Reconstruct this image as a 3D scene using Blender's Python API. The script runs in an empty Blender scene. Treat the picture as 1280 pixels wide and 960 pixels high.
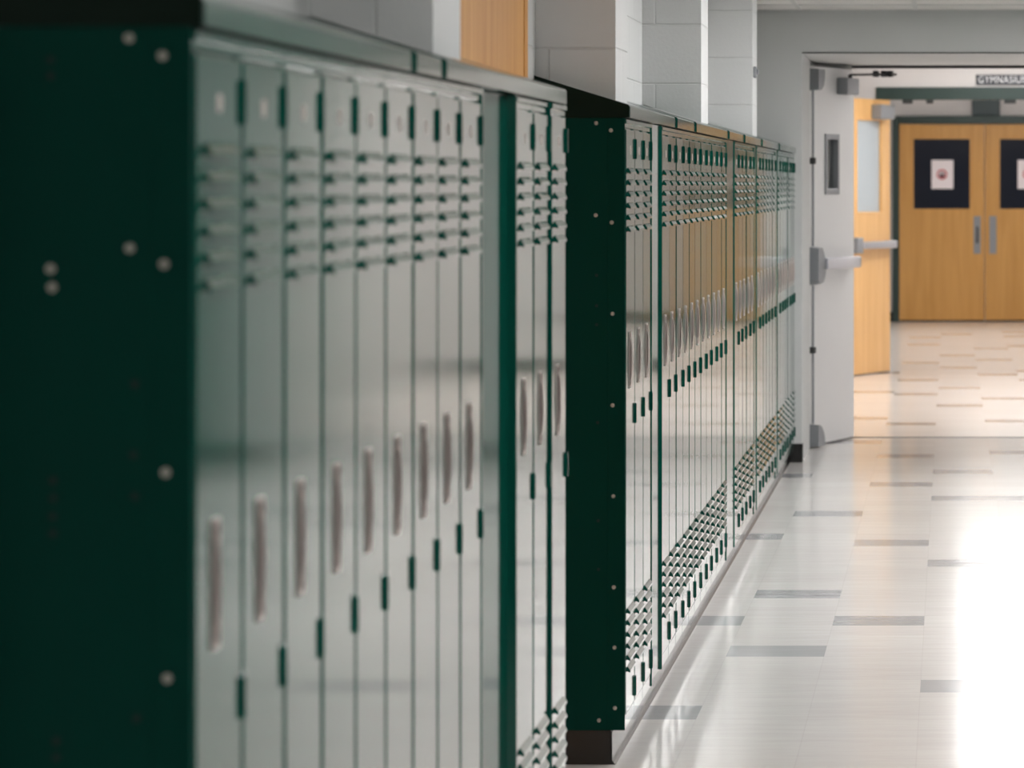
import bpy, bmesh, math, random
from mathutils import Vector, Matrix
random.seed(7)
scene = bpy.context.scene
COL = scene.collection
EYE, F, VX, VY = 1.46, 5200.0, 1187.0, 233.0
def px_x(px, d): return (px - VX) * d / F
def px_z(py, d): return EYE + (VY - py) * d / F
ORD = ['', 'first', 'second', 'third', 'fourth', 'fifth', 'sixth', 'seventh', 'eighth', 'ninth', 'tenth', 'eleventh', 'twelfth']

# ------------------------------------------------------------------ materials
def srgb(r, g, b):
    f = lambda c: (c/255/12.92) if c/255 <= .04045 else ((c/255+.055)/1.055)**2.4
    return (f(r), f(g), f(b), 1)
def new_mat(name):
    m = bpy.data.materials.new(name); m.use_nodes = True
    nt = m.node_tree; b = nt.nodes['Principled BSDF']
    return m, nt, b
def mat(name, col, rough=.5, metal=0., spec=.5, bump=0., bscale=20., mottled=.0, coat=0.):
    m, nt, b = new_mat(name)
    b.inputs['Base Color'].default_value = col
    b.inputs['Roughness'].default_value = rough
    b.inputs['Metallic'].default_value = metal
    b.inputs['Specular IOR Level'].default_value = spec
    if coat: b.inputs['Coat Weight'].default_value = coat; b.inputs['Coat Roughness'].default_value = .05
    tc = nt.nodes.new('ShaderNodeTexCoord')
    if mottled:
        n = nt.nodes.new('ShaderNodeTexNoise'); n.inputs['Scale'].default_value = 6; n.inputs['Detail'].default_value = 5
        nt.links.new(tc.outputs['Object'], n.inputs['Vector'])
        mx = nt.nodes.new('ShaderNodeMix'); mx.data_type = 'RGBA'
        mx.inputs['A'].default_value = tuple(c*(1-mottled) for c in col[:3])+(1,)
        mx.inputs['B'].default_value = tuple(min(1, c*(1+mottled)) for c in col[:3])+(1,)
        nt.links.new(n.outputs['Fac'], mx.inputs['Factor']); nt.links.new(mx.outputs['Result'], b.inputs['Base Color'])
    if bump:
        n2 = nt.nodes.new('ShaderNodeTexNoise'); n2.inputs['Scale'].default_value = bscale; n2.inputs['Detail'].default_value = 2
        nt.links.new(tc.outputs['Object'], n2.inputs['Vector'])
        bp = nt.nodes.new('ShaderNodeBump'); bp.inputs['Strength'].default_value = 1; bp.inputs['Distance'].default_value = bump
        nt.links.new(n2.outputs['Fac'], bp.inputs['Height']); nt.links.new(bp.outputs['Normal'], b.inputs['Normal'])
    return m
M = {}
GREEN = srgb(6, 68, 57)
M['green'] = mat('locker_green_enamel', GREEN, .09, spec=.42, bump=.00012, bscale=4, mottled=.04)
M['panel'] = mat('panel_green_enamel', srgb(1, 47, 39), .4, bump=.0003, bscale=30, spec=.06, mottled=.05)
M['cap'] = mat('cap_dark_enamel', srgb(14, 27, 20), .4, spec=.08)
M['dgreen'] = mat('frame_dark_green', srgb(20, 48, 42), .35)
M['silver'] = mat('handle_steel', srgb(196, 182, 177), .3, metal=.5)
M['plate'] = mat('number_plate_metal', srgb(168, 154, 148), .35, metal=.4)
M['recess'] = mat('handle_recess_steel', srgb(104, 84, 82), .3, metal=.4)
M['alum'] = mat('aluminium', srgb(190, 190, 196), .35, metal=.8)
M['hardware'] = mat('grey_hardware', srgb(135, 138, 142), .45, metal=.3)
M['bolt'] = mat('bolt_zinc', srgb(170, 163, 154), .45, metal=.3)
M['hole'] = mat('hole_black', srgb(6, 12, 10), .7)
M['black'] = mat('black_rubber', srgb(22, 21, 21), .22, spec=.5, bump=.0004, bscale=9)
M['ceil'] = mat('ceiling_tile', srgb(225, 222, 218), .9, mottled=.02)
M['tbar'] = mat('ceiling_grid_white', srgb(205, 203, 200), .6)
M['white'] = mat('white_door_paint', srgb(214, 214, 215), .35, mottled=.01)
M['whiteframe'] = mat('white_frame_paint', srgb(214, 212, 208), .4)
M['darkgrey'] = mat('dark_grey_gasket', srgb(45, 46, 47), .6)
M['paper'] = mat('paper', srgb(238, 230, 232), .8)
M['red'] = mat('red_ink', srgb(190, 60, 70), .7)
M['ink'] = mat('dark_ink', srgb(90, 40, 50), .7)
M['signplate'] = mat('sign_plate', srgb(30, 38, 46), .5)
M['signtext'] = mat('sign_letter_white', srgb(232, 234, 238), .5)
M['dglass'] = mat('dark_glass', srgb(33, 37, 48), .08, spec=.4)
M['fglass'] = mat('pale_glass', srgb(168, 178, 184), .15, spec=.5)
m, nt, b = new_mat('clear_glass')
tr = nt.nodes.new('ShaderNodeBsdfTransparent'); tr.inputs['Color'].default_value = (.8, .82, .82, 1)
gl = nt.nodes.new('ShaderNodeBsdfGlossy'); gl.inputs['Roughness'].default_value = .02
ms = nt.nodes.new('ShaderNodeMixShader'); ms.inputs[0].default_value = .12
nt.links.new(tr.outputs[0], ms.inputs[1]); nt.links.new(gl.outputs[0], ms.inputs[2]); nt.links.new(ms.outputs[0], nt.nodes['Material Output'].inputs['Surface'])
M['clear'] = m
M['mullionbox'] = mat('dark_box_paint', srgb(34, 54, 56), .4)

def wall_mat(name, col, block=True):
    m, nt, b = new_mat(name)
    b.inputs['Roughness'].default_value = .55
    geo = nt.nodes.new('ShaderNodeNewGeometry')
    sep = nt.nodes.new('ShaderNodeSeparateXYZ'); nt.links.new(geo.outputs['Position'], sep.inputs[0])
    add = nt.nodes.new('ShaderNodeMath'); add.operation = 'ADD'
    nt.links.new(sep.outputs['X'], add.inputs[0]); nt.links.new(sep.outputs['Y'], add.inputs[1])
    zo = nt.nodes.new('ShaderNodeMath'); zo.operation = 'ADD'; zo.inputs[1].default_value = .0165
    nt.links.new(sep.outputs['Z'], zo.inputs[0])
    cmb = nt.nodes.new('ShaderNodeCombineXYZ')
    nt.links.new(add.outputs[0], cmb.inputs['X']); nt.links.new(zo.outputs[0], cmb.inputs['Y'])
    br = nt.nodes.new('ShaderNodeTexBrick')
    br.inputs['Scale'].default_value = 1; br.inputs['Brick Width'].default_value = .406; br.inputs['Row Height'].default_value = .203
    br.inputs['Mortar Size'].default_value = .004; br.inputs['Mortar Smooth'].default_value = .6
    br.inputs['Color1'].default_value = col; br.inputs['Color2'].default_value = tuple(c*.97 for c in col[:3])+(1,)
    br.inputs['Mortar'].default_value = tuple(c*.93 for c in col[:3])+(1,)
    nt.links.new(cmb.outputs[0], br.inputs['Vector'])
    nt.links.new(br.outputs['Color'], b.inputs['Base Color'])
    n = nt.nodes.new('ShaderNodeTexNoise'); n.inputs['Scale'].default_value = 90; n.inputs['Detail'].default_value = 3
    nt.links.new(geo.outputs['Position'], n.inputs['Vector'])
    b1 = nt.nodes.new('ShaderNodeBump'); b1.inputs['Distance'].default_value = .0015; b1.inputs['Strength'].default_value = .5
    nt.links.new(n.outputs['Fac'], b1.inputs['Height'])
    b2 = nt.nodes.new('ShaderNodeBump'); b2.inputs['Distance'].default_value = .003; b2.invert = True; b2.inputs['Strength'].default_value = .8
    nt.links.new(br.outputs['Fac'], b2.inputs['Height']); nt.links.new(b1.outputs['Normal'], b2.inputs['Normal'])
    nt.links.new(b2.outputs['Normal'], b.inputs['Normal'])
    return m
M['wall'] = wall_mat('painted_block_wall', srgb(206, 206, 206))
M['added_band'] = mat('added_band_green', srgb(20, 60, 50), .7, spec=.2, mottled=.03)  # matte dark green for the unseen band added to the right wall
M['wall_r_shade'] = wall_mat('block_wall_shade_grey', srgb(150, 156, 154))  # block wall again, shade of the pier faces put into a greyer colour
M['plaster'] = mat('header_plaster', srgb(196, 197, 196), .6, mottled=.011)
M['farwall'] = mat('far_wall_paint', srgb(208, 206, 205), .6, mottled=.011)

def wood_mat(name, c1, c2, rough=.35):
    m, nt, b = new_mat(name)
    b.inputs['Roughness'].default_value = rough
    geo = nt.nodes.new('ShaderNodeNewGeometry')
    mp = nt.nodes.new('ShaderNodeMapping'); mp.inputs['Scale'].default_value = (14, 14, .9)
    nt.links.new(geo.outputs['Position'], mp.inputs['Vector'])
    n = nt.nodes.new('ShaderNodeTexNoise'); n.inputs['Scale'].default_value = 1.2; n.inputs['Detail'].default_value = 6; n.inputs['Distortion'].default_value = .6
    nt.links.new(mp.outputs[0], n.inputs['Vector'])
    r = nt.nodes.new('ShaderNodeValToRGB'); r.color_ramp.elements[0].position = .3; r.color_ramp.elements[1].position = .7
    r.color_ramp.elements[0].color = c1; r.color_ramp.elements[1].color = c2
    nt.links.new(n.outputs['Fac'], r.inputs['Fac']); nt.links.new(r.outputs['Color'], b.inputs['Base Color'])
    return m
M['wood'] = wood_mat('maple_door_veneer', srgb(208, 158, 94), srgb(224, 178, 116))
M['classwood'] = wood_mat('birch_door_veneer', srgb(206, 146, 80), srgb(222, 166, 100), .6)
M['classwood'].node_tree.nodes['Principled BSDF'].inputs['Specular IOR Level'].default_value = .15
M['gymwood'] = wood_mat('oak_door_veneer', srgb(190, 138, 66), srgb(206, 154, 82))

def floor_mat(name, c1, c2, rough, seam):
    m, nt, b = new_mat(name)
    geo = nt.nodes.new('ShaderNodeNewGeometry')
    sep = nt.nodes.new('ShaderNodeSeparateXYZ'); nt.links.new(geo.outputs['Position'], sep.inputs[0])
    def mth(op, a, bb=None):
        k = nt.nodes.new('ShaderNodeMath'); k.operation = op
        for i, v in enumerate((a, bb)):
            if v is None: continue
            if isinstance(v, (int, float)): k.inputs[i].default_value = v
            else: nt.links.new(v, k.inputs[i])
        return k.outputs[0]
    u = mth('DIVIDE', mth('ADD', sep.outputs['X'], .39), .305); v = mth('DIVIDE', mth('SUBTRACT', sep.outputs['Y'], 12.0025), .305)
    cu, cv = mth('FLOOR', u), mth('FLOOR', v)
    cmb = nt.nodes.new('ShaderNodeCombineXYZ'); nt.links.new(cu, cmb.inputs[0]); nt.links.new(cv, cmb.inputs[1])
    wn = nt.nodes.new('ShaderNodeTexWhiteNoise'); wn.noise_dimensions = '2D'; nt.links.new(cmb.outputs[0], wn.inputs['Vector'])
    n = nt.nodes.new('ShaderNodeTexNoise'); n.inputs['Scale'].default_value = 7; n.inputs['Detail'].default_value = 6; n.inputs['Roughness'].default_value = .65
    nt.links.new(geo.outputs['Position'], n.inputs['Vector'])
    fac = mth('ADD', mth('MULTIPLY', wn.outputs['Value'], .5), mth('MULTIPLY', n.outputs['Fac'], .5))
    mx = nt.nodes.new('ShaderNodeMix'); mx.data_type = 'RGBA'; mx.inputs['A'].default_value = c1; mx.inputs['B'].default_value = c2
    nt.links.new(fac, mx.inputs['Factor'])
    fu, fv = mth('FRACT', u), mth('FRACT', v)
    eu = mth('MINIMUM', fu, mth('SUBTRACT', 1.0, fu)); ev = mth('MINIMUM', fv, mth('SUBTRACT', 1.0, fv))
    line = mth('LESS_THAN', mth('MINIMUM', eu, ev), .004)
    mx2 = nt.nodes.new('ShaderNodeMix'); mx2.data_type = 'RGBA'; mx2.inputs['B'].default_value = tuple(c*.6 for c in c1[:3])+(1,)
    nt.links.new(mx.outputs['Result'], mx2.inputs['A']); nt.links.new(mth('MULTIPLY', line, seam), mx2.inputs['Factor'])
    nt.links.new(mx2.outputs['Result'], b.inputs['Base Color'])
    b.inputs['Roughness'].default_value = rough
    nw = nt.nodes.new('ShaderNodeTexNoise'); nw.inputs['Scale'].default_value = 3.0; nw.inputs['Detail'].default_value = 2
    nt.links.new(geo.outputs['Position'], nw.inputs['Vector'])
    mp = nt.nodes.new('ShaderNodeMapping'); mp.inputs['Scale'].default_value = (3.5, 11, 1); nt.links.new(geo.outputs['Position'], mp.inputs['Vector'])
    nx = nt.nodes.new('ShaderNodeTexNoise'); nx.inputs['Scale'].default_value = 1.0; nx.inputs['Detail'].default_value = 3; nt.links.new(mp.outputs[0], nx.inputs['Vector'])
    h = mth('ADD', mth('MULTIPLY', nw.outputs['Fac'], .8), mth('MULTIPLY', nx.outputs['Fac'], .9))
    bp = nt.nodes.new('ShaderNodeBump'); bp.inputs['Distance'].default_value = .0012; bp.inputs['Strength'].default_value = 1
    nt.links.new(h, bp.inputs['Height']); nt.links.new(bp.outputs['Normal'], b.inputs['Normal'])
    return m
M['floor'] = floor_mat('floor_tile_pale', srgb(212, 207, 204), srgb(222, 218, 215), .15, .18)
M['floor_g'] = floor_mat('floor_tile_grey', srgb(158, 158, 161), srgb(172, 172, 175), .15, .11)
M['floor_p'] = floor_mat('floor_tile_beige', srgb(214, 205, 198), srgb(221, 212, 205), .18, .11)
M['floor_b'] = floor_mat('floor_tile_brown', srgb(172, 158, 147), srgb(184, 170, 159), .16, .11)

def emis(name, col, s):
    m, nt, b = new_mat(name)
    b.inputs['Base Color'].default_value = (.8, .8, .8, 1)
    b.inputs['Emission Color'].default_value = col; b.inputs['Emission Strength'].default_value = s
    return m
M['lamp'] = emis('lamp_diffuser', (1, .995, .985, 1), 7.5)
M['lamp_near'] = emis('lamp_diffuser_near', (1, .995, .985, 1), 9)
M['lamp_mid'] = emis('lamp_diffuser_bright', (1, .99, .985, 1), 14.5)
M['lamp_dim'] = emis('lamp_diffuser_far', (1, 1, 1, 1), 9.5)

# ------------------------------------------------------------------ mesh helpers
def box(bm, x0, x1, y0, y1, z0, z1, bev=0., mi=0, seg=1):
    vs = [bm.verts.new(p) for p in ((x0,y0,z0),(x1,y0,z0),(x1,y1,z0),(x0,y1,z0),(x0,y0,z1),(x1,y0,z1),(x1,y1,z1),(x0,y1,z1))]
    fs = [bm.faces.new([vs[i] for i in q]) for q in ((3,2,1,0),(4,5,6,7),(0,1,5,4),(1,2,6,5),(2,3,7,6),(3,0,4,7))]
    for f in fs: f.material_index = mi
    if bev:
        es = list({e for f in fs for e in f.edges})
        r = bmesh.ops.bevel(bm, geom=es, offset=bev, segments=seg, profile=.5, affect='EDGES')
        for f in r['faces']: f.material_index = mi
    return vs
def prism(bm, pts, a0, a1, axis='y', mi=0):
    """extrude a polygon; axis y: pts are (x,z); axis x: pts are (y,z); axis z: pts are (x,y)"""
    def P(p, a): return (p[0], a, p[1]) if axis == 'y' else ((a, p[0], p[1]) if axis == 'x' else (p[0], p[1], a))
    A = [bm.verts.new(P(p, a0)) for p in pts]; B = [bm.verts.new(P(p, a1)) for p in pts]
    n = len(pts); fs = [bm.faces.new(A), bm.faces.new(B[::-1])]
    for i in range(n): fs.append(bm.faces.new((A[i], B[i], B[(i+1) % n], A[(i+1) % n])))
    for f in fs: f.material_index = mi
    return fs
def disc(bm, c, r, h, axis='y', n=12, mi=0, dome=True):
    """bolt head: low dome facing -axis"""
    rings = [(1, 0), (1, h*.5), (.75, h*.9)] if dome else [(1, 0), (1, h)]
    loops = []
    for rr, hh in rings:
        L = []
        for k in range(n):
            a = 2*math.pi*k/n; ca, sa = r*rr*math.cos(a), r*rr*math.sin(a)
            L.append(bm.verts.new((c[0]+ca, c[1]-hh, c[2]+sa) if axis == 'y' else (c[0]+hh, c[1]+ca, c[2]+sa)))
        loops.append(L)
    for a, b in zip(loops, loops[1:]):
        for k in range(n): bm.faces.new((a[k], a[(k+1) % n], b[(k+1) % n], b[k])).material_index = mi
    bm.faces.new(loops[-1]).material_index = mi; bm.faces.new(loops[0][::-1]).material_index = mi
def tube(bm, path, r, n=8, flat=1.0, mi=0):
    """round bar along a polyline"""
    path = [Vector(p) for p in path]; loops = []
    for i, p in enumerate(path):
        t = (path[min(i+1, len(path)-1)] - path[max(i-1, 0)]).normalized()
        u = t.cross(Vector((0, 1, 0)))
        if u.length < .1: u = t.cross(Vector((0, 0, 1)))
        u.normalize(); v = t.cross(u)
        loops.append([bm.verts.new(p + u*r*math.cos(2*math.pi*k/n) + v*r*flat*math.sin(2*math.pi*k/n)) for k in range(n)])
    for a, b in zip(loops, loops[1:]):
        for k in range(n): bm.faces.new((a[k], a[(k+1) % n], b[(k+1) % n], b[k])).material_index = mi
    bm.faces.new(loops[0][::-1]); bm.faces.new(loops[-1])
def obj(name, bm, mats, parent=None, loc=None, smooth=False):
    bmesh.ops.recalc_face_normals(bm, faces=bm.faces)
    me = bpy.data.meshes.new(name); bm.to_mesh(me); bm.free()
    for k in (mats if isinstance(mats, (list, tuple)) else [mats]): me.materials.append(M[k])
    if smooth:
        for p in me.polygons: p.use_smooth = True
        try: me.set_sharp_from_angle(angle=math.radians(35))
        except Exception: pass
    o = bpy.data.objects.new(name, me); COL.objects.link(o)
    if parent: o.parent = parent
    if loc: o.location = loc
    return o
def empty(name, loc=(0, 0, 0)):
    o = bpy.data.objects.new(name, None); COL.objects.link(o); o.location = loc; o.empty_display_size = .1
    return o
def tag(o, label=None, cat=None, group=None, kind=None):
    if label: o['label'] = label
    if cat: o['category'] = cat
    if group: o['group'] = group
    if kind: o['kind'] = kind
    return o
def structure(name, bm, mats, parent=None):
    o = obj(name, bm, mats, parent)
    if parent is None: o['kind'] = 'structure'
    return o
B = bmesh.new
def sbox(name, m, *a, parent=None, bev=0.):
    bm = B(); box(bm, *a, bev=bev); return structure(name, bm, m, parent)
def copy_tree(o, parent=None):
    c = o.copy(); COL.objects.link(c); c.parent = parent
    for ch in o.children: copy_tree(ch, c)
    return c

# ------------------------------------------------------------------ dimensions
FX = -.819            # locker fronts
WX = -1.05            # wall behind lockers
RX = 2.28             # opposite wall
CEIL = 2.395
D1 = 22.0             # portal wall
D2 = 24.15            # doors in the portal
D3 = 32.75            # second doorway
D4 = 44.9             # gym doors
ZB, ZT = .0876, 1.633 # locker body

# ------------------------------------------------------------------ floor
def build_floor():
    bm = B()
    tile = .305; x0, y0 = -.39, 12.0025
    grey = {(-1,3),(-1,9),(-1,21),(0,6),(0,16),(0,27),(0,34),(1,0),(1,13),(1,24),(2,24),(1,30),(-2,-2),(-2,6),(-2,17),(-2,29),(-1,38),(2,35)}
    brown = {(0,44),(1,51),(0,56),(1,59),(2,66),(0,63),(-1,57),(-1,46),(0,73),(1,70),(2,54),(2,45),(1,78),(2,83),(0,86),(0,92),(1,95),(2,75),(-1,67)}
    for c in range(-5, 11):
        for r in range(-60, 110):
            yb = y0 + r*tile
            known = -2 <= c <= 2 and r >= -9
            if r < 40:
                mi = 1 if ((c, r) in grey or (not known and random.random() < .1)) else 0
            else:
                mi = 3 if ((c, r) in brown or (not known and random.random() < .1)) else 2
            xa = x0 + c*tile
            bm.faces.new([bm.verts.new(p) for p in ((xa,yb,0),(xa+tile,yb,0),(xa+tile,yb+tile,0),(xa,yb+tile,0))]).material_index = mi
    bmesh.ops.remove_doubles(bm, verts=bm.verts, dist=1e-4)
    o = structure('floor', bm, ['floor', 'floor_g', 'floor_p', 'floor_b'])
    for p in o.data.polygons:
        if p.normal.z < 0: p.flip()
build_floor()
sbox('trim_1', 'darkgrey', -.6, 1.9, D2+.02, D2+.05, 0, .003)

# ------------------------------------------------------------------ walls, ceilings
sbox('wall_left', 'wall', WX-.2, WX, -6, D1, 0, CEIL+.02)
sbox('wall_right', 'wall_r_shade', RX, RX+.2, -6, D1, 0, CEIL+.02)
sbox('wall_back', 'wall', WX-.2, RX+.2, -6.2, -6, 0, CEIL+.02)
sbox('wall_right_added_band', 'added_band', RX-.012, RX, -6, D1, .1, 1.66)  # unseen band, added so the locker doors opposite mirror something dark
sbox('baseboard_right', 'black', RX-.018, RX, -6, D1, 0, .1)
def ceiling(name, x0, x1, y0, y1, z, grid=True):
    bm = B(); box(bm, x0, x1, y0, y1, z, z+.06)
    if grid:
        y = y1
        while y > max(y0, 6):
            box(bm, x0, x1, y-.012, y+.012, z-.004, z, mi=1); y -= .61
        x = .43 - .61*4
        while x < x1:
            if x > x0: box(bm, x-.012, x+.012, y0, y1, z-.004, z, mi=1)
            x += .61
    return structure(name, bm, ['ceil', 'tbar'])
ceiling('ceiling', WX, RX, -6, D1-.01, CEIL)
# portal: two piers, header between, then the door wall
sbox('wall_portal_left', 'plaster', WX-.4, -.78, D1, D2, 0, 2.75)
sbox('wall_portal_right', 'plaster', 1.92, RX+.4, D1, D2, 0, 2.75)
sbox('wall_portal_header', 'plaster', -.78, 1.92, D1, D2, 2.163, 2.75)
sbox('trim_2', 'darkgrey', -.78, 1.92, D1-.004, D1, 2.163, 2.170)
sbox('baseboard_portal', 'black', -.86, -.777, D1-.02, D1+.1, 0, .1, bev=.004)
sbox('baseboard_portal_right', 'black', 1.918, RX, D1-.012, D1, 0, .1)
sbox('wall_door_left', 'whiteframe', WX-.4, -.57, D2, D2+.12, 0, 2.9)
sbox('wall_door_right', 'whiteframe', 1.92, RX+.4, D2, D2+.12, 0, 2.9)
sbox('wall_door_header', 'whiteframe', -.57, 1.92, D2, D2+.12, 2.165, 2.9)
sbox('trim_3', 'darkgrey', -.57, 1.92, D2+.005, D2+.05, 2.146, 2.165)
# second hall
sbox('wall_passage_left', 'farwall', -1.6, -1.4, D2+.12, D3, 0, 2.9)
sbox('wall_passage_right', 'farwall', 2.3, 2.5, D2+.12, D3, 0, 2.9)
ceiling('ceiling_passage', -1.4, 2.3, D2+.12, D3, 2.72, grid=False)
# second doorway wall (opening -.47 .. 1.29)
sbox('wall_doorway_left', 'farwall', -1.6, -.58, D3, D3+.15, 0, 2.9)
sbox('wall_doorway_right', 'farwall', 1.40, 2.5, D3, D3+.15, 0, 2.9)
sbox('wall_doorway_header', 'farwall', -.58, 1.40, D3, D3+.15, 2.24, 2.9)
sbox('baseboard_doorway_right', 'black', 1.40, 2.3, D3-.012, D3, 0, .1)
bm = B()
box(bm, -.58, 1.40, D3-.02, D3+.16, 2.142, 2.24, bev=.003)
box(bm, -.58, -.475, D3-.02, D3+.16, 0, 2.142, bev=.003)
box(bm, 1.295, 1.40, D3-.02, D3+.16, 0, 2.142, bev=.003)
fr = structure('trim_4', bm, 'dgreen')
for a, b, h in ((1128, 1141, 4), (1158, 1167, 4), (1255, 1270, 4)):
    bm = B(); xa, xb = px_x(a, D3), px_x(b, D3); box(bm, xa, xb, D3-.01, D3+.05, 2.142-.03, 2.142, bev=.006)
    obj('strike', bm, 'darkgrey', fr)
# gym lobby
sbox('wall_lobby_left', 'farwall', -1.8, -1.6, D3+.15, D4, 0, 3.0)
sbox('wall_lobby_right', 'farwall', 2.5, 2.7, D3+.15, D4, 0, 3.0)
ceiling('ceiling_lobby', -1.6, 2.5, D3+.15, D4, 2.9, grid=False)
sbox('wall_gym', 'farwall', -1.8, 2.7, D4, D4+.2, 0, 3.0)
sbox('baseboard_gym_left', 'black', -1.6, -.605, D4-.012, D4, 0, .105)
sbox('baseboard_gym_right', 'black', 1.39, 2.5, D4-.012, D4, 0, .105)

# columns standing between the lockers and the ceiling
def slope_z(x): return 1.664 + .309*(-.811 - x)
for i, (ya, yb) in enumerate(((3.2, 3.58), (6.83, 7.21), (10.56, 10.94), (14.2, 14.6), (17.9, 18.3))):
    bm = B(); xf = -.848
    e = .003
    vs = [bm.verts.new(p) for p in ((WX,ya,slope_z(WX)+e),(xf,ya,slope_z(xf)+e),(xf,yb,slope_z(xf)+e),(WX,yb,slope_z(WX)+e),(WX,ya,CEIL),(xf,ya,CEIL),(xf,yb,CEIL),(WX,yb,CEIL))]
    for q in ((3,2,1,0),(4,5,6,7),(0,1,5,4),(1,2,6,5),(2,3,7,6),(3,0,4,7)): bm.faces.new([vs[k] for k in q])
    structure('wall_pier' if i == 0 else 'wall_pier.%03d' % i, bm, 'wall')
bm = B(); box(bm, -.848, -.835, 17.95, 18.05, px_z(97, 17.95), px_z(83, 17.95), bev=.003); disc(bm, (-.835, 18.0, px_z(90, 18)), .012, .01, axis='x')
tag(obj('wall_bracket', bm, 'hardware'), 'small grey bracket fixed on the edge of a white wall pier', 'bracket')

# ------------------------------------------------------------------ lockers
def hood(bm, yc, zc, w=.19, h=.0165, p=.0085):
    pts = [(x, zc+z) for x, z in ((0, h*.5), (p*.3, h*.5-.0028), (p, h*.5-.0112), (p, -h*.5), (p-.0015, -h*.5), (0, -h*.5+.003))]
    prism(bm, pts, yc-w/2, yc+w/2)
def make_locker(w):
    root = empty('locker')
    bm = B()   # carcass with frame
    dep = -(WX-FX) - .004
    box(bm, -dep, -.006, 0, w, ZB, ZT)
    box(bm, -.006, -.0015, .0005, .010, ZB, ZT, bev=.001)
    box(bm, -.006, -.0015, w-.010, w-.0005, ZB, ZT, bev=.001)
    box(bm, -.006, -.0015, .010, w-.010, 1.608, ZT-.001, bev=.0011)
    box(bm, -.006, -.0015, .010, w-.010, ZB, .122, bev=.001)
    prism(bm, [(-.0015, ZT-.001), (.003, ZT-.004), (.003, ZT-.012), (-.0015, ZT-.015)], .002, w-.002)
    obj('body', bm, 'green', root)
    bm = B()   # door
    box(bm, -.012, .0005, .0115, w-.0115, .125, 1.6045, bev=.0018, seg=2)
    for k in range(6):
        hood(bm, w*.5, 1.500 - .0296*k); hood(bm, w*.5, .382 - .0296*k)
    door = obj('door', bm, 'green', root)
    for zc in (1.557, .872, .165):
        bm = B()
        box(bm, 0, .0015, w-.034, w-.0125, zc-.025, zc+.025, bev=.0005)
        box(bm, 0, .006, w-.0125, w-.004, zc-.026, zc+.026, bev=.0008)
        for q in (-.0155, -.005, .0055, .016): box(bm, .006, .0064, w-.012, w-.0045, zc+q-.004, zc+q+.0035)
        obj('hinge', bm, 'green', door)
    # number plate
    bm = B(); pts = []
    for k in range(16):
        a = 2*math.pi*k/16; pts.append((w*.5+.019*math.copysign(abs(math.cos(a))**.6, math.cos(a)), 1.553+.011*math.copysign(abs(math.sin(a))**.6, math.sin(a))))
    prism(bm, pts, .0004, .0009, axis='x'); obj('number_plate', bm, 'plate', door)
    # handle: escutcheon plate with lift lever
    yc, zc = w*.40, 1.018
    bm = B(); pts = []
    for k in range(24):
        a = 2*math.pi*(k+.5)/24; pts.append((yc+math.copysign(.019, math.cos(a))+.007*math.cos(a), zc+math.copysign(.0665, math.sin(a))+.007*math.sin(a)))
    inn = [(yc+(y-yc)*.80, zc+(z-zc)*.92) for y, z in pts]
    lo = [bm.verts.new((.0004, y, z)) for y, z in pts]; hi = [bm.verts.new((.0032, y, z)) for y, z in pts]
    hj = [bm.verts.new((.0032, y, z)) for y, z in inn]; lj = [bm.verts.new((.0008, y, z)) for y, z in inn]
    for k in range(24):
        q = (k+1) % 24
        bm.faces.new((lo[k], lo[q], hi[q], hi[k])); bm.faces.new((hi[k], hi[q], hj[q], hj[k])); bm.faces.new((hj[k], hj[q], lj[q], lj[k]))
    bm.faces.new(lj).material_index = 1; bm.faces.new(lo)
    obj('handle_plate', bm, ['silver', 'recess'], door)
    bm = B(); path = []
    for k in range(13):
        t = k/12; sn = math.sin(math.pi*t)**.4 if 0 < t < 1 else 0
        path.append((.0012+.0045*sn, yc+.004, zc-.056+.112*t))
    tube(bm, path, .0022, 8, flat=2.6)
    obj('handle', bm, 'silver', door, smooth=True)
    return root
PROTO = {}
def place_lockers(ya, n, w, labeler, group, out=0.):
    res = []
    for i in range(n):
        key = round(w, 4)
        if key not in PROTO: PROTO[key] = o = make_locker(w)
        else: o = copy_tree(PROTO[key])
        o.location = (FX + (out if i == n-1 else 0), ya + i*w, 0)
        for ch in o.children:
            if ch.name.startswith('door'):
                a = random.uniform(-1, 1)*math.radians(.16)
                ch.rotation_euler = (0, random.uniform(-1, 1)*math.radians(.05), a)
        tag(o, labeler(i+1), 'locker', group); res.append(o)
    return res
G1, G2 = 'green lockers of the nearer run', 'green lockers of the farther run'
place_lockers(4.505, 9, .307, lambda k: f'blurred green steel locker, {ORD[k]} along from the nearest dark end panel', G1)
place_lockers(7.86, 3, .316, lambda k: f'green steel locker of the nearer run, {ORD[k]} one beyond its wide filler panel', G1, out=.006)
place_lockers(10.505, 3, .303, lambda k: f'green steel locker, {ORD[k]} along from the riveted end panel facing the gap', G2)
place_lockers(11.83, 11, .31, lambda k: f'sharp green steel locker, {ORD[k]} beyond the first filler strip of the farther run', G2)
place_lockers(15.83, 5, .312, lambda k: f'green steel locker reflecting orange, {ORD[k]} beyond the second filler strip of farther run', G2)
place_lockers(17.65, 6, .312, lambda k: f'green steel locker, {ORD[k]} beyond the third filler strip of the farther run', G2)
place_lockers(19.80, 7, .309, lambda k: f'pale hazy green locker near the white door, {ORD[k]} beyond the last filler strip', G2)

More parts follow.
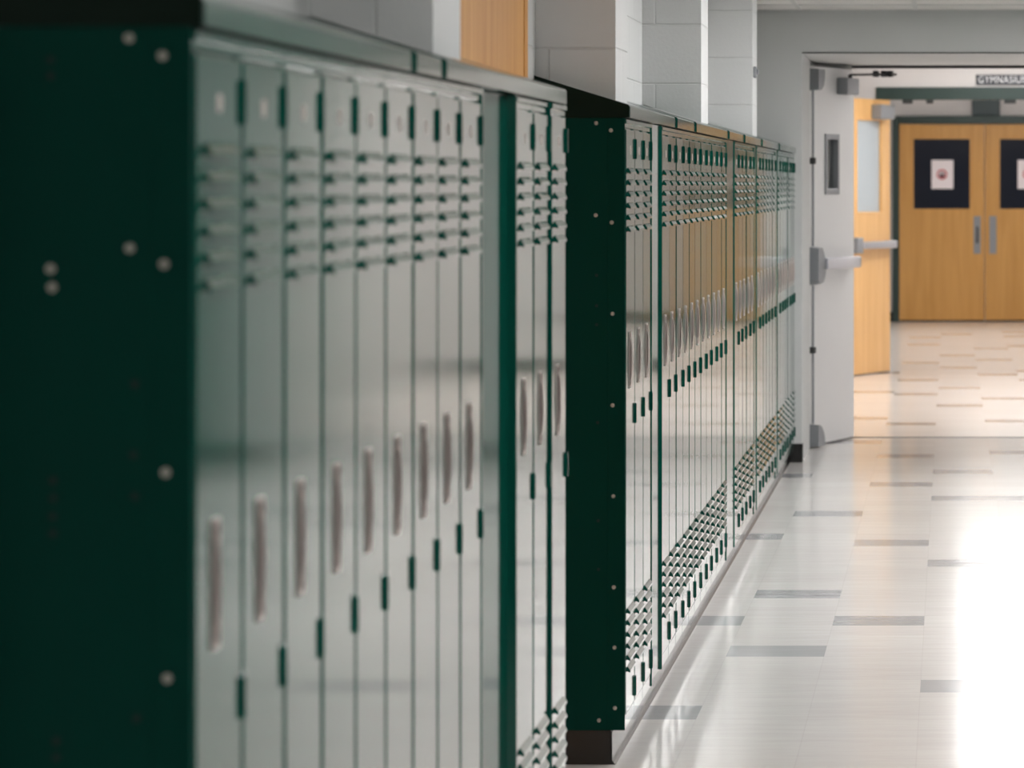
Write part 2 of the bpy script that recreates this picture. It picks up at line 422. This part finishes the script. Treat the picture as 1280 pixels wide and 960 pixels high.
# filler strips between groups (shallow folded channel)
def filler(ya, yb, label, fold=.009):
    bm = B(); w = yb-ya
    pts = [(WX+.004, ya), (FX, ya), (FX+.002, ya+.004), (FX+.002, ya+.016), (FX-fold, ya+.02), (FX-fold, ya+w*.35), (FX-fold*.55, yb-.05), (FX-fold*.5, yb-.018), (FX+.002, yb-.012), (FX+.002, yb-.001), (WX+.004, yb-.001)]
    prism(bm, pts, ZB+.001, ZT-.001, axis='z')
    o = obj('filler_panel', bm, 'green')
    tag(o, label, 'filler panel', 'filler panels between the lockers'); return o
filler(7.27, 7.858, 'wide green filler panel splitting nine lockers from three in the nearer run', .03)
filler(11.416, 11.828, 'green filler strip beyond the first three lockers of the farther run')
filler(15.242, 15.828, 'pale green filler strip beyond the group of eleven lockers', .003)
filler(17.392, 17.648, 'narrow filler strip beyond the five orange-reflecting lockers', .002)
filler(19.524, 19.798, 'farthest filler strip, before the last hazy lockers by the white door', .002)

# sloped tops in sections
def slope_top(ya, yb, label, capped=False):
    bm = B(); A = []; Bv = []
    for L, y, lip in ((A, ya, -.8065), (Bv, yb, -.811)):
        for x, z in ((lip, 1.634), (lip, 1.661), (lip-.004, 1.6655), (WX+.002, slope_z(WX)), (WX+.002, 1.634)): L.append(bm.verts.new((x, y, z)))
    bm.faces.new(A); bm.faces.new(Bv[::-1])
    for i in range(5): bm.faces.new((A[i], Bv[i], Bv[(i+1) % 5], A[(i+1) % 5]))
    o = obj('sloped_top', bm, 'green'); tag(o, label, 'locker top', 'sloped metal tops on the lockers')
    if capped:
        bm = B(); prism(bm, [(-.8085, 1.6335), (-.8085, 1.664), (-.812, 1.667), (WX+.002, slope_z(WX)+.002), (WX+.002, 1.6335)], ya-.007, ya-.0005)
        obj('end_cap', bm, 'cap', o)
    return o
slope_top(4.505, 6.30, 'sloped green top over the nearest lockers, from the dark end panel', True)
slope_top(6.301, 6.675, 'short piece of sloped green top over the nearer lockers')
slope_top(6.676, 8.81, 'long sloped top under the honey-coloured door, over end of the nearer run')
slope_top(10.505, 12.34, 'sloped top starting at the riveted end panel of the farther run', True)
slope_top(12.341, 13.27, 'short middle section of sloped top over the sharp lockers')
slope_top(13.271, 15.26, 'sloped top section ending above the second filler strip, farther run')
slope_top(15.261, 16.44, 'orange-tinted section of sloped top just beyond the second filler strip')
slope_top(16.441, 17.97, 'orange-tinted sloped top section next to the third filler strip')
slope_top(17.971, 19.8, 'pale sloped top section between third and last filler strips')
slope_top(19.801, 21.96, 'hazy sloped top section closest to the white door')

# end panels
def end_panel(d, bolts, holes, label):
    root = empty('end_panel', (FX, d, 0)); y0, y1 = -.008, -.001
    bm = B()
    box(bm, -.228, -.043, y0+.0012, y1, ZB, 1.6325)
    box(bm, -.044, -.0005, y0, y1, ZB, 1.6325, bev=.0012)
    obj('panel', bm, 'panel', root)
    for (a, b) in bolts:
        x, z = px_x(a, d)-FX, px_z(b, d)
        bm = B(); disc(bm, (x, y0+.0008 if x < -.044 else y0, z), .0052, .004)
        disc(bm, (x, (y0+.0008 if x < -.044 else y0)-.0032, z), .0016, .0012, n=6)
        obj('bolt', bm, 'bolt', root, smooth=True)
    for (a, b) in holes:
        x, z = px_x(a, d)-FX, px_z(b, d)
        bm = B(); disc(bm, (x, y0+.001 if x < -.044 else y0, z), .0042, .0006, dome=False); obj('hole', bm, 'hole', root)
    tag(root, label, 'locker end panel', 'dark green end panels'); return root
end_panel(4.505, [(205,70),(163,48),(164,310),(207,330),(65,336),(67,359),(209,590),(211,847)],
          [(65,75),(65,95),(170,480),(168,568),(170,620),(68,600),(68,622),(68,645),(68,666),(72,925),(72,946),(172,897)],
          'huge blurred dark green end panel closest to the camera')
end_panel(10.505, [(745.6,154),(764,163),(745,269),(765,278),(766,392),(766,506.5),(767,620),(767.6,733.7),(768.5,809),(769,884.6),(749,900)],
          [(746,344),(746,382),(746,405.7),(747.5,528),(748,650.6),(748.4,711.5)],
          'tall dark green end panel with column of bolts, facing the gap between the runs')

# plinths (black cove base)
def plinth(name, ya, yb):
    bm = B(); box(bm, WX, -.855, ya, yb, 0, ZB-.001)
    prism(bm, [(-.8555, ZB-.003), (-.852, ZB-.006), (-.852, .012), (-.848, .005), (-.843, .0), (-.8555, 0)], ya, yb)
    structure(name, bm, 'black')
plinth('baseboard_left', 4.5, 8.80)
plinth('baseboard_left_far', 10.503, 21.96)

# ------------------------------------------------------------------ classroom door in the gap
def class_door():
    root = empty('door_5', (WX, 8.95, 0)); root['kind'] = 'structure'
    bm = B(); box(bm, .0005, .010, 0, 1.21, .008, 2.13, bev=.001); obj('leaf', bm, 'classwood', root)
    bm = B(); box(bm, .0, .012, -.125, -.003, 0, 2.2); box(bm, .0, .012, 1.213, 1.29, 0, 2.2); box(bm, 0, .012, -.003, 1.213, 2.133, 2.2)
    obj('frame', bm, 'classwood', root)
    bm = B(); disc(bm, (.010, .08, .98), .03, .012, axis='x'); tube(bm, [(.02, .08, .98), (.065, .08, .98), (.065, .19, .98)], .009)
    obj('handle', bm, 'alum', root, smooth=True)
class_door()

# ------------------------------------------------------------------ hinged leaves in the doorways
def leaf_root(name, hinge, free):
    """local x runs from the free edge to the hinge, local -y faces the corridor"""
    v = Vector((hinge[0]-free[0], hinge[1]-free[1])); L = v.length
    root = empty(name, (free[0], free[1], 0)); root.rotation_euler = (0, 0, math.atan2(v.y, v.x)); root['kind'] = 'structure'
    return root, L
def tloc(px, hinge, free):
    vx, vy = hinge[0]-free[0], hinge[1]-free[1]
    k = (px-VX)/F        # free.x+t*vx = k*(free.y+t*vy)
    t = (k*free[1]-free[0])/(vx-k*vy); return t*math.hypot(vx, vy), free[1]+t*vy
T = .045
def glazed_leaf(root, L, wx0, wx1, wz0, wz1, m, top=2.135, bot=.012):
    bm = B()
    box(bm, 0, wx0, 0, T, bot, top); box(bm, wx1, L, 0, T, bot, top)
    box(bm, wx0, wx1, 0, T, bot, wz0); box(bm, wx0, wx1, 0, T, wz1, top)
    obj('leaf', bm, m, root)
def rimframe(root, name, x0, x1, z0, z1, w, m, y0=-.008, y1=.053):
    bm = B()
    for a in ((x0, x0+w, z0, z1), (x1-w, x1, z0, z1), (x0+w, x1-w, z0, z0+w), (x0+w, x1-w, z1-w, z1)):
        box(bm, a[0], a[1], y0, y1, a[2], a[3], bev=.002)
    return obj(name, bm, m, root)
# white fire door
H, FR = (-.555, 24.10), (-.79, 23.2)
root, L = leaf_root('door_1', H, FR)
a, da = tloc(1031, H, FR); b, db = tloc(1048, H, FR)
z0, z1 = px_z(243, da), px_z(167, da)
glazed_leaf(root, L, a+.01, b-.01, z0+.01, z1-.01, 'white')
wf = rimframe(root, 'window_frame', a, b, z0, z1, .032, 'hardware')
bm = B(); box(bm, a+.03, b-.03, .018, .026, z0+.03, z1-.03); obj('glass', bm, 'clear', wf)
bm = B(); box(bm, 0, L, .002, T-.002, .003, .012); obj('door_sweep', bm, 'black', root)
def latch(z0, z1, up):
    bm = B()
    n = 8; pts = []
    w, h = .15, z1-z0
    if up > 0:  pts = [(.0, z0), (.0, z1), (w*.9, z1), (w*.9, z0+h*.55), (w*.75, z0+h*.2), (w*.45, z0)]
    elif up < 0:
        pts = [(0, z0), (0, z1)] + [(w*.95*math.sin(k/n*math.pi/2), z0+h*math.cos(k/n*math.pi/2)) for k in range(n+1)]
    else:
        pts = [(0.0, z0+h*.1), (0.0, z1-h*.02), (w*.55, z1), (w*.8, z1-h*.15), (w*1.0, z1-h*.38), (w*1.0, z0+h*.25), (w*.75, z0+h*.05), (w*.3, z0)]
    vsA = [bm.verts.new((p[0]+.004, -.001, p[1])) for p in pts]; vsB = [bm.verts.new((p[0]*.92+.01, -.06, (p[1]-(z0+z1)/2)*.92+(z0+z1)/2)) for p in pts]
    bm.faces.new(vsA); bm.faces.new(vsB[::-1]); m_ = len(pts)
    for k in range(m_): bm.faces.new((vsA[k], vsB[k], vsB[(k+1) % m_], vsA[(k+1) % m_]))
    return bm
ZR = px_z(330, 23.3)
pb = obj('latch_case', latch(px_z(357, 23.2), px_z(308, 23.2), 0), 'hardware', root)
obj('top_latch', latch(px_z(113, 23.2), px_z(85, 23.2), 1), 'hardware', root)
obj('bottom_latch', latch(px_z(560, 23.2)+.004, px_z(530, 23.2), -1), 'hardware', root)
for za, zb in ((px_z(308, 23.2), px_z(113, 23.2)), (px_z(530, 23.2), px_z(357, 23.2))):
    bm = B(); tube(bm, [(.03, -.02, za), (.03, -.02, zb)], .007); obj('rod', bm, 'hardware', root, smooth=True)
for zz in (px_z(201, 23.2), px_z(438, 23.2)):
    bm = B(); box(bm, .015, .05, -.034, -.0005, zz-.018, zz+.018, bev=.004); obj('rod_guide', bm, 'darkgrey', root)
bm = B(); box(bm, .15, .80, -.078, -.03, ZR-.032, ZR+.032, bev=.008, seg=2); obj('push_bar', bm, 'alum', root, smooth=True)
bm = B(); box(bm, .14, .19, -.05, -.0005, ZR-.05, ZR-.0, bev=.004); box(bm, .76, .85, -.07, -.0005, ZR-.03, ZR+.03, bev=.006); obj('bar_bracket', bm, 'hardware', root)
ca, cd = tloc(1046, H, FR); cz0, cz1 = px_z(118, cd), px_z(97, cd)
bm = B(); box(bm, ca, ca+.25, -.062, -.0005, cz0, cz1, bev=.006)
cl = obj('closer', bm, 'hardware', root)
bm = B()   # arm in the leaf's own frame, reaching out to the frame head
R = Matrix.Rotation(-root.rotation_euler.z, 4, 'Z')
def toloc(p): return R @ (Vector(p) - Vector((FR[0], FR[1], 0)))
pA = toloc((px_x(1058, 23.95), 23.9, cz1)); pB = toloc((px_x(1092, 24.1), 24.0, px_z(93, 24.0))); pC = toloc((px_x(1120, 24.1), 24.12, px_z(93, 24.1)))
ca_, ca2 = Vector((ca+.12, -.045, cz1)), Vector((ca+.12, -.045, cz1+.018))
tube(bm, [ca_, ca2], .012); tube(bm, [ca2, pB], .007); tube(bm, [pB, pC], .007)
obj('closer_arm', bm, 'darkgrey', cl)
bm = B()
for q in (1095, 1105, 1113): 
    p = toloc((px_x(q, 24.1), 24.08, px_z(92.5, 24.1))); box(bm, p.x-.016, p.x+.016, p.y-.016, p.y+.016, p.z-.018, p.z+.018, bev=.003)
obj('arm_shoe', bm, 'darkgrey', cl)

# wooden door beyond it
H2, FR2 = (-.468, 32.70), (-.772, 31.82)
root, L = leaf_root('door_2', H2, FR2)
a, da = tloc(1103, H2, FR2)
glazed_leaf(root, L, .165, a, 1.243, 1.99, 'wood', top=2.138)
wf = rimframe(root, 'window_frame', .165, a, 1.243, 1.99, .02, 'wood', y0=-.004, y1=.049)
bm = B(); box(bm, .18, a-.015, .018, .026, 1.258, 1.975); obj('glass', bm, 'fglass', wf)
zz = px_z(306, 32.3)
bm = B(); box(bm, .12, L-.06, -.085, -.035, zz-.028, zz+.028, bev=.008, seg=2); obj('push_bar', bm, 'alum', root, smooth=True)
bm = B(); box(bm, .03, .14, -.07, -.0005, zz-.06, zz+.06, bev=.006); box(bm, L-.14, L-.04, -.075, -.0005, zz-.03, zz+.03, bev=.006); obj('bar_bracket', bm, 'hardware', root)
zc0, zc1 = px_z(149, 32.4), px_z(131, 32.4)
bm = B(); box(bm, .50, .80, -.09, -.0005, zc0, zc1, bev=.006); cl = obj('closer', bm, 'hardware', root)
bm = B(); box(bm, 0, L, .002, T-.002, .003, .012); obj('door_sweep', bm, 'black', root)

# gym doors
GC = px_x(1231, D4)
def gym_leaf(name, x0, s):
    root = empty(name, (x0, D4-.06, 0)); root['kind'] = 'structure'
    bm = B(); W = .918; wa, wb = (.155, .76) if s > 0 else (.158, .763)
    box(bm, 0, wa, 0, .05, .02, 2.13); box(bm, wb, W, 0, .05, .02, 2.13); box(bm, wa, wb, 0, .05, .02, 1.218); box(bm, wa, wb, 0, .05, 1.97, 2.13)
    obj('leaf', bm, 'gymwood', root)
    bm = B(); box(bm, wa+.001, wb-.001, .012, .03, 1.219, 1.969); obj('glass', bm, 'dglass', root)
    p0 = .80 if s > 0 else .044
    bm = B(); box(bm, p0, p0+.078, -.004, -.0003, .734, 1.14, bev=.0015); pl = obj('pull_plate', bm, 'hardware', root)
    if s > 0:
        bm = B(); yy = p0+.04
        tube(bm, [(yy, -.003, .86), (yy, -.035, .875), (yy, -.04, .94), (yy, -.035, 1.0), (yy, -.003, 1.02)], .011); obj('pull_handle', bm, 'darkgrey', pl, smooth=True)
    bm = B(); box(bm, 0, W, .004, .046, .004, .0198); obj('door_sweep', bm, 'black', root)
    return root
gym_leaf('door_3', GC-.922, 1); gym_leaf('door_4', GC+.004, -1)
bm = B(); ja, jb = GC-.924, GC+.924
box(bm, ja-.07, ja, D4-.08, D4+.01, 0, 2.22, bev=.004); box(bm, jb, jb+.07, D4-.08, D4+.01, 0, 2.22, bev=.004); box(bm, ja, jb, D4-.08, D4+.01, 2.134, 2.22, bev=.004)
structure('trim_5', bm, 'dgreen')
bm = B(); xa, xb = px_x(1215, D4), px_x(1250, D4)
box(bm, xa, xb, D4-.07, D4-.001, 2.221, 2.40, bev=.006); box(bm, xa+.02, xb-.02, D4-.075, D4-.069, 2.24, 2.38, bev=.002)
tag(obj('wall_box', bm, 'mullionbox'), 'dark green box on the wall centred above the wooden gym doors', 'wall box')
# notices
def notice(x0, label):
    yq = D4-.06+.012
    root = empty('paper_notice', (x0, yq, px_z(236, D4)))
    bm = B(); box(bm, 0, .234, -.002, -.0004, 0, .311); obj('sheet', bm, 'paper', root)
    bm = B(); cx, cz = .112, .155
    n = 24
    for r0, r1 in ((.040, .056),):
        for k in range(n):
            a0, a1 = 2*math.pi*k/n, 2*math.pi*(k+1)/n
            bm.faces.new([bm.verts.new((cx+r*math.cos(t), -.0026, cz+r*math.sin(t))) for r, t in ((r0,a0),(r1,a0),(r1,a1),(r0,a1))])
    obj('red_ring', bm, 'red', root)
    bm = B()
    for k in range(4):
        x = cx-.026+.015*k; box(bm, x, x+.009, -.0027, -.0021, cz-.012, cz+.022+.006*(1 if k in (1, 2) else 0))
    box(bm, cx-.026, cx+.028, -.0027, -.0021, cz-.034, cz-.006)
    obj('hand_mark', bm, 'ink', root)
    tag(root, label, 'paper notice', 'white notices on the gym door windows'); return root
notice(px_x(1164.5, D4), 'white paper notice with red mark in the full window of the gym door')
notice(px_x(1272, D4), 'white paper notice with red mark on gym door window cut by frame edge')

# GYMNASIUM sign
ds = D3-.001; sx0, sx1 = px_x(1220, ds), px_x(1288, ds); sz0, sz1 = px_z(106.5, ds), px_z(93.5, ds)
root = empty('gymnasium_sign', ((sx0+sx1)/2, ds, (sz0+sz1)/2))
bm = B(); box(bm, -(sx1-sx0)/2, (sx1-sx0)/2, -.012, -.0005, -(sz1-sz0)/2, (sz1-sz0)/2, bev=.003); obj('plate', bm, 'signplate', root)
cu = bpy.data.curves.new('lettering', 'FONT'); cu.body = 'GYMNASIUM'; cu.align_x = 'CENTER'; cu.align_y = 'CENTER'; cu.size = .082; cu.extrude = .0015; cu.offset = .0; cu.space_character = 1.12
tmp = bpy.data.objects.new('tmp', cu); COL.objects.link(tmp); bpy.context.view_layer.update()
me = bpy.data.meshes.new_from_object(tmp.evaluated_get(bpy.context.evaluated_depsgraph_get())); bpy.data.objects.remove(tmp)
me.materials.clear(); me.materials.append(M['signtext'])
t = bpy.data.objects.new('lettering', me); COL.objects.link(t); t.parent = root; t.rotation_euler = (math.pi/2, 0, 0); t.location = (0, -.0135, 0)
xs = [v.co.x for v in me.vertices]; k = (sx1-sx0)*.90/(max(xs)-min(xs)); t.scale = (k, 1, 1)
tag(root, 'dark sign with white GYMNASIUM lettering above the far doorway', 'sign')

# ------------------------------------------------------------------ lights
def troffer(y, z, m='lamp', xc=.66, w=1.2, d=.6):
    root = empty('ceiling_light', (xc, y, z))
    bm = B(); a, b = w/2, d/2
    for q in ((-a, a, -b, -b+.02), (-a, a, b-.02, b), (-a, -a+.02, -b+.02, b-.02), (a-.02, a, -b+.02, b-.02)): box(bm, q[0], q[1], q[2], q[3], -.008, -.0005)
    obj('frame', bm, 'tbar', root)
    bm = B(); box(bm, -a+.02, a-.02, -b+.02, b-.02, -.005, -.0005); obj('diffuser', bm, m, root)
    tag(root, 'white recessed ceiling light panel set in the corridor ceiling', 'ceiling light', 'recessed lights along the corridor')
for y in (2.0, 5.0): troffer(y, CEIL, 'lamp_near')
for y in (8.0, 11.0): troffer(y, CEIL)
for y in (14.0, 17.0, 20.0): troffer(y, CEIL, 'lamp_mid')
for y in (25.6, 27.5, 29.4, 31.3): troffer(y, 2.72, 'lamp_dim')
for y in (34.5, 37.0, 39.5, 42.0): troffer(y, 2.9, 'lamp_dim')

w = bpy.data.worlds.new('world'); scene.world = w; w.use_nodes = True
w.node_tree.nodes['Background'].inputs['Color'].default_value = (.5, .52, .55, 1); w.node_tree.nodes['Background'].inputs['Strength'].default_value = .3

# ------------------------------------------------------------------ camera
cam = bpy.data.cameras.new('camera'); co = bpy.data.objects.new('camera', cam); COL.objects.link(co)
co.location = (0, 0, EYE); co.rotation_euler = (math.pi/2, 0, 0)
cam.sensor_width = 36; cam.lens = F/1280*36
cam.shift_x = (640-VX)/1280; cam.shift_y = (VY-480)/1280
cam.dof.use_dof = True; cam.dof.focus_distance = 13.0; cam.dof.aperture_fstop = 8.2
cam.clip_end = 200
scene.camera = co
vs = scene.view_settings
vs.view_transform = 'Standard'; vs.look = 'None'; vs.gamma = 1; vs.use_curve_mapping = False; vs.exposure = 1.2
scene.cycles.max_bounces = 10; scene.cycles.diffuse_bounces = 6; scene.cycles.glossy_bounces = 6
scene.cycles.sample_clamp_indirect = 6
scene.cycles.use_denoising = True
